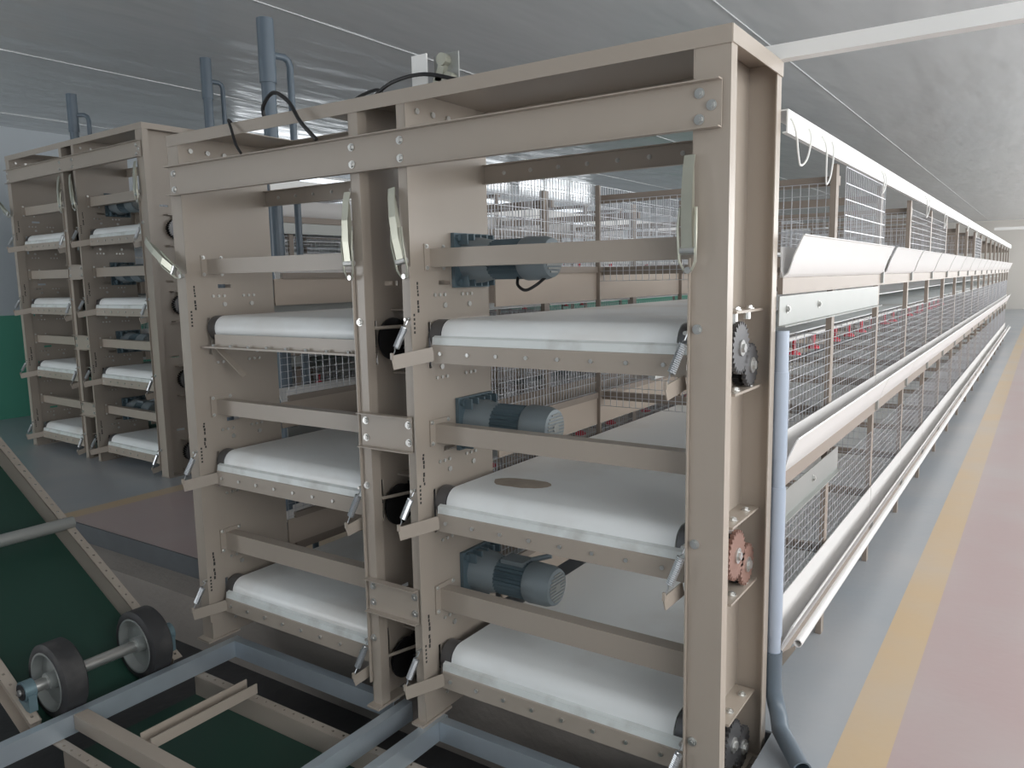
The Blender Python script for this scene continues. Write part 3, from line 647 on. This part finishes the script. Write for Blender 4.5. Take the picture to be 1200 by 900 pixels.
# ------------------------------------------------------------------ pipes
def standpipe(x, y, z0, z1, label, ox, oy, br):
    p = thing('vent_pipe', label, 'pipe', (x, y, z0), 'grey vent pipes')
    b = MB(); b.cyl((0, 0, 0), (0, 0, z1 - z0), 0.038, 18); b.cyl((0, 0, z1 - z0 - 0.32), (0, 0, z1 - z0 + 0.01), 0.045, 18); b.build('main_pipe', GREYPIPE, p, True)
    h = z1 - z0 - 0.17
    b = MB(); b.tube([(0.03 * ox, 0.03 * oy, h)] + [(ox * t, oy * t, h) for t in (0.07, 0.1)] + [(ox * 0.125, oy * 0.125, h - 0.015), (ox * 0.135, oy * 0.135, h - 0.045), (ox * 0.135, oy * 0.135, h - 0.10), (ox * 0.135, oy * 0.135, br - z0)], 0.019, 12); b.build('branch_pipe', GREYPIPE, p, True)
    return p
standpipe(-2.70, 0.755, 0.0, 3.02, 'grey standpipe with thin elbow branch rising behind the motorless column', 0.2, 0.98, 0.05)
standpipe(-5.09, 2.09, 0.0, 3.49, 'grey standpipe with elbow branch behind the outer post of the four-tier machine', 0.2, 0.98, 0.05)
standpipe(-6.5, 1.69, 2.934, 3.33, 'short grey standpipe with elbow branch on top of the four-tier machine', 0.8, 0.6, 2.936)
p = thing('drain_pipe', 'light blue plastic drain pipe behind the outer post, elbow at the floor', 'pipe', (0.118, 0.518, 0.0))
b = MB(); b.cyl((0, 0, 0.12), (0, 0, 1.44), 0.024, 18); b.build('riser', BLUEPIPE, p, True)
b = MB(); b.cyl((0, 0, 1.0), (0, 0, 1.30), 0.027, 18); b.cyl((0, 0, 0.36), (0, 0, 0.90), 0.027, 18); b.build('socket', BLUEPIPE, p, True)
e0 = Vector((0.05, -0.07, 0.05)); e1 = Vector((0.165, -0.235, 0.033)); ed = e1 - e0
b = MB(); b.tube([(0, 0, 0.30), (0, 0, 0.16), (0.012, 0.0, 0.11), (0.030, -0.022, 0.075), e0, e0 + ed * 0.4], 0.0305, 16); b.sleeve(e0 + ed * 0.35, ed, [(0, 0.0255), (0, 0.031), (ed.length * 0.65, 0.031), (ed.length * 0.65, 0.0255)]); b.build('elbow', GREYPIPE, p, True)

# ------------------------------------------------------------------ base frame over the trench
bf = thing('base_frame', 'galvanised angle iron base frame lying over the trench before the machine', 'frame', (0, 0, 0))
ZF = -0.10
def angle_y(x, y0, y1, s, mt=GALV, name='angle_bar', h=0.082, f=0.04):
    b = MB(); b.sheet([(x + s * f, ZF - 0.003), (x, ZF - 0.003), (x, ZF - h)], 0.006, 'y', y0, y1); return b.build(name, mt, bf)
def angle_x(y, x0, x1, s, mt=GALV, name='angle_bar', h=0.082, f=0.04):
    b = MB(); b.sheet([(y + s * f, ZF - 0.003), (y, ZF - 0.003), (y, ZF - h)], 0.006, 'x', x0, x1); return b.build(name, mt, bf)
angle_y(-2.345, -1.5, 0.105, -1); angle_y(-1.235, -1.5, 0.10, -1); angle_y(-1.045, -1.5, 0.10, -1)
angle_x(0.06, -2.345, -1.30, 1); angle_x(0.045, -1.04, 0.05, 1); angle_y(0.06, -1.5, 0.10, -1)
b = MB(); b.sheet([(-0.66, ZF - 0.003), (-0.715, ZF - 0.003), (-0.715, ZF - 0.06), (-0.66, ZF - 0.06)], 0.005, 'x', -2.34, -1.30); b.build('tan_cross_channel', TAN, bf)
b = MB(); b.sheet([(-1.96, ZF + 0.012), (-1.96, ZF - 0.03), (-1.89, ZF - 0.03), (-1.89, ZF + 0.012)], 0.005, 'y', -0.655, -0.165); b.build('tan_short_channel', TAN, bf)

# cross conveyor in the trench
cc = thing('cross_conveyor', 'green belt cross conveyor with tan rails lying in the floor trench', 'conveyor', (0, 0, TR_Z))
RZ = -0.185 - TR_Z
for y, s in ((-0.155, 1), (-0.76, -1)):
    b = MB(); b.sheet([(y, RZ - 0.003), (y, RZ - 0.14), (y + s * 0.03, RZ - 0.14)], 0.004, 'x', -2.36, 0.08)
    b.panel(lambda u, v, w: (u, y + s * v, RZ - 0.003 + w), (-2.36, 0.08), (0.0, 0.042), 0.004, [(-2.3 + 0.06 * k - 0.005, -2.3 + 0.06 * k + 0.005, 0.019, 0.029) for k in range(39)])
    b.build('side_rail', TAN, cc)
b = MB(); b.box(-2.36, 0.08, -0.755, -0.16, RZ - 0.10, RZ - 0.094); b.build('belt', GREEN, cc)
for x in (-2.0, -1.2, -0.3):
    b = MB(); b.box(x - 0.02, x + 0.02, -0.76, -0.155, 0.03, 0.10); b.box(x - 0.02, x + 0.02, -0.76, -0.72, 0.0, RZ - 0.14); b.box(x - 0.02, x + 0.02, -0.195, -0.155, 0.0, RZ - 0.14); b.build('support', TAN, cc)

# inclined elevator conveyor with wheels
SL = 0.543; ang = math.atan(SL)
el = thing('inclined_conveyor', 'sloping green belt conveyor with tan side rails and two rubber wheels', 'conveyor', (0, 0, 0))
def ez(x): return 0.04 - SL * (x + 2.74)
XA, XB = -6.6, -2.45
nrm = Vector((math.sin(ang), 0, math.cos(ang)))
for y, s in ((-0.20, 1), (-0.79, -1)):
    A_ = Vector((XA, y, ez(XA))); B_ = Vector((XB, y, ez(XB)))
    b = MB()
    # channel section: top flange outward, web down, bottom flange
    def sec(p): return [p, p + Vector((0, s * 0.004, 0)), p + Vector((0, s * 0.004, 0)) - nrm * 0.116, p + Vector((0, s * 0.04, 0)) - nrm * 0.116, p + Vector((0, s * 0.04, 0)) - nrm * 0.12, p - nrm * 0.12]
    q0, q1 = sec(A_), sec(B_)
    b.add(q0 + q1, [(i, (i + 1) % 6, 6 + (i + 1) % 6, 6 + i) for i in range(6)] + [tuple(range(6)), tuple(range(11, 5, -1))])
    ln = (B_ - A_).length; ax = (B_ - A_) / ln; n = int(ln / 0.0625); st = ln / n
    b.panel(lambda u, v, w: A_ + ax * u + Vector((0, s * v, 0)) + nrm * (w - 0.002), (0.0, ln), (0.0, 0.045), 0.004, [(st * (k + 0.5) - 0.0055, st * (k + 0.5) + 0.0055, 0.0195, 0.0305) for k in range(n)])
    b.build('side_rail', TAN, el)
b = MB(); b.add([Vector((x, y, ez(x))) - nrm * t for x in (XA, XB) for y in (-0.785, -0.205) for t in (0.092, 0.10)], [(0, 2, 6, 4), (1, 5, 7, 3), (0, 1, 3, 2), (4, 6, 7, 5), (0, 4, 5, 1), (2, 3, 7, 6)]); b.build('belt', GREEN, el)
for x in (-3.37, -4.9):
    b = MB(); p = Vector((x, 0, ez(x))) + nrm * 0.012; b.cyl((p.x, -0.84, p.z), (p.x, -0.155, p.z), 0.032, 18); b.build('cross_pipe', PALE, el, True)
AX, AZ = -2.52, -0.005
b = MB(); b.cyl((AX, -0.80, AZ), (AX, -0.22, AZ), 0.026, 18); b.build('axle', ZINC, el, True)
for y in (-0.68, -0.295):
    def ring(prof, mt, nm, par, n=40):       # closed ring of revolution about the axle
        b = MB(); P = []; k = len(prof)
        for (t, r) in prof:
            for i in range(n): g = 2 * math.pi * i / n; P.append((AX + r * math.cos(g), y + t, AZ + r * math.sin(g)))
        b.add(P, [(q * n + i, q * n + (i + 1) % n, ((q + 1) % k) * n + (i + 1) % n, ((q + 1) % k) * n + i) for q in range(k) for i in range(n)]); return b.build(nm, mt, par, True)
    wh = ring([(-0.05, 0.125), (-0.05, 0.148), (-0.042, 0.158), (0.042, 0.158), (0.05, 0.148), (0.05, 0.125)], RUBBER, 'wheel', el)
    ring([(-0.052, 0.118), (-0.052, 0.126), (0.052, 0.126), (0.052, 0.118), (0.012, 0.112), (0.010, 0.035), (-0.010, 0.035), (-0.012, 0.112)], RIM, 'rim', wh)
    hv = MB(); hv.cyl((AX, y - 0.05, AZ), (AX, y + 0.05, AZ), 0.038, 20); hv.build('wheel_hub', RIM, wh, True)
for y in (-0.805, -0.185):
    bv = MB(); bv.cyl((AX, y - 0.022, AZ), (AX, y + 0.022, AZ), 0.042, 22); bv.prism([(AX - 0.06, AZ - 0.15), (AX + 0.06, AZ - 0.15), (AX + 0.038, AZ), (AX - 0.038, AZ)], 'y', y - 0.014, y + 0.014) if False else bv.box(AX - 0.045, AX + 0.045, y - 0.016, y + 0.016, AZ - 0.08, AZ - 0.01); bb = bv.build('bearing_block', BEARING, el, True)
    cv = MB(); cv.cyl((AX, y - 0.026, AZ), (AX, y - 0.022, AZ), 0.034, 20); cv.build('bearing_cap', BLACK, bb); cv = MB(); cv.cyl((AX, y - 0.034, AZ), (AX, y - 0.026, AZ), 0.013, 12); cv.build('axle_end', ZINC, bb)

# ------------------------------------------------------------------ fittings on the top cover
mb = thing('top_bracket', 'pale bracket plate with greenish clamp standing on the machine top', 'bracket', (XM0 + 0.03, 0.06, 2.301))
b = MB(); b.box(-0.02, 0.05, 0.02, 0.026, 0.0, 0.13); b.build('front_plate', WHITE, mb)
b = MB(); b.box(0.06, 0.17, 0.05, 0.056, 0.0, 0.125); b.build('rear_plate', PALE, mb)
b = MB(); b.cyl((0.09, 0.03, 0.03), (0.09, 0.05, 0.03), 0.022, 12); b.cyl((0.14, 0.02, 0.03), (0.14, 0.05, 0.03), 0.024, 12); b.cyl((0.115, 0.02, 0.10), (0.115, 0.05, 0.10), 0.022, 12); b.bar((0.09, 0.04, 0.03), (0.115, 0.04, 0.10), 0.03, 0.02, (0, 1, 0)); b.build('clamp', LATCH, mb)
b = MB(); b.cable([(-1.86, 0.03, 2.303), (-1.85, 0.02, 2.35), (-1.76, 0.0, 2.385), (-1.64, -0.03, 2.33), (-1.55, -0.055, 2.24), (-1.47, -0.052, 2.165)], 0.008, 8); tag(b.build('power_cable', CABLE, None, True), 'black cable arching over the front edge of the machine top', 'cable'); b = MB(); b.cable([(-1.58, 0.2, 2.308), (-1.50, 0.2, 2.36), (-1.36, 0.18, 2.37), (-1.30, 0.15, 2.305)], 0.007, 8)
tag(b.build('power_cable', CABLE, None, True), 'short black cable arch lying on the machine top beside the inner post', 'cable')
b = MB(); b.cable([(-2.06, 0.02, 2.306), (-2.04, -0.01, 2.312), (-2.0, -0.03, 2.27), (-1.95, -0.05, 2.20), (-1.92, -0.05, 2.16)], 0.006, 8)
tag(b.build('power_cable', CABLE, None, True), 'short black cable hanging over the top edge of the motorless column', 'cable')
b = MB(); b.cable([(-1.28, 0.06, 2.308), (-1.15, 0.03, 2.34), (-1.0, 0.03, 2.345), (-0.86, 0.06, 2.308)], 0.007, 8)
tag(b.build('power_cable', CABLE, None, True), 'black cable running past the pale bracket on the machine top', 'cable')
# dirt lying on the belts
def puddle(name, x, y, z, rx, ry, label):
    b = MB(); n = 22; P = [(x, y, z + 0.006)]; rnd = random.Random(int(x * 100))
    for i in range(n): t = 2 * math.pi * i / n; k = 1 + 0.18 * math.sin(2 * t + 1) + rnd.uniform(-.06, .06); P.append((x + rx * k * math.cos(t), y + ry * k * math.sin(t), z + 0.0008))
    b.add(P, [(0, 1 + i, 1 + (i + 1) % n) for i in range(n)] + [tuple(range(n, 0, -1))]); return tag(b.build(name, DIRT), label, 'dirt', 'dirt on the belts')
puddle('dirt_patch', -0.80, 0.30, 0.746 + 0.0945, 0.105, 0.075, 'brown dried dirt patch on the middle tier belt')
puddle('dirt_patch', -0.86, 0.45, 0.11 + 0.0945, 0.10, 0.06, 'brown dried dirt patch on the bottom tier belt')
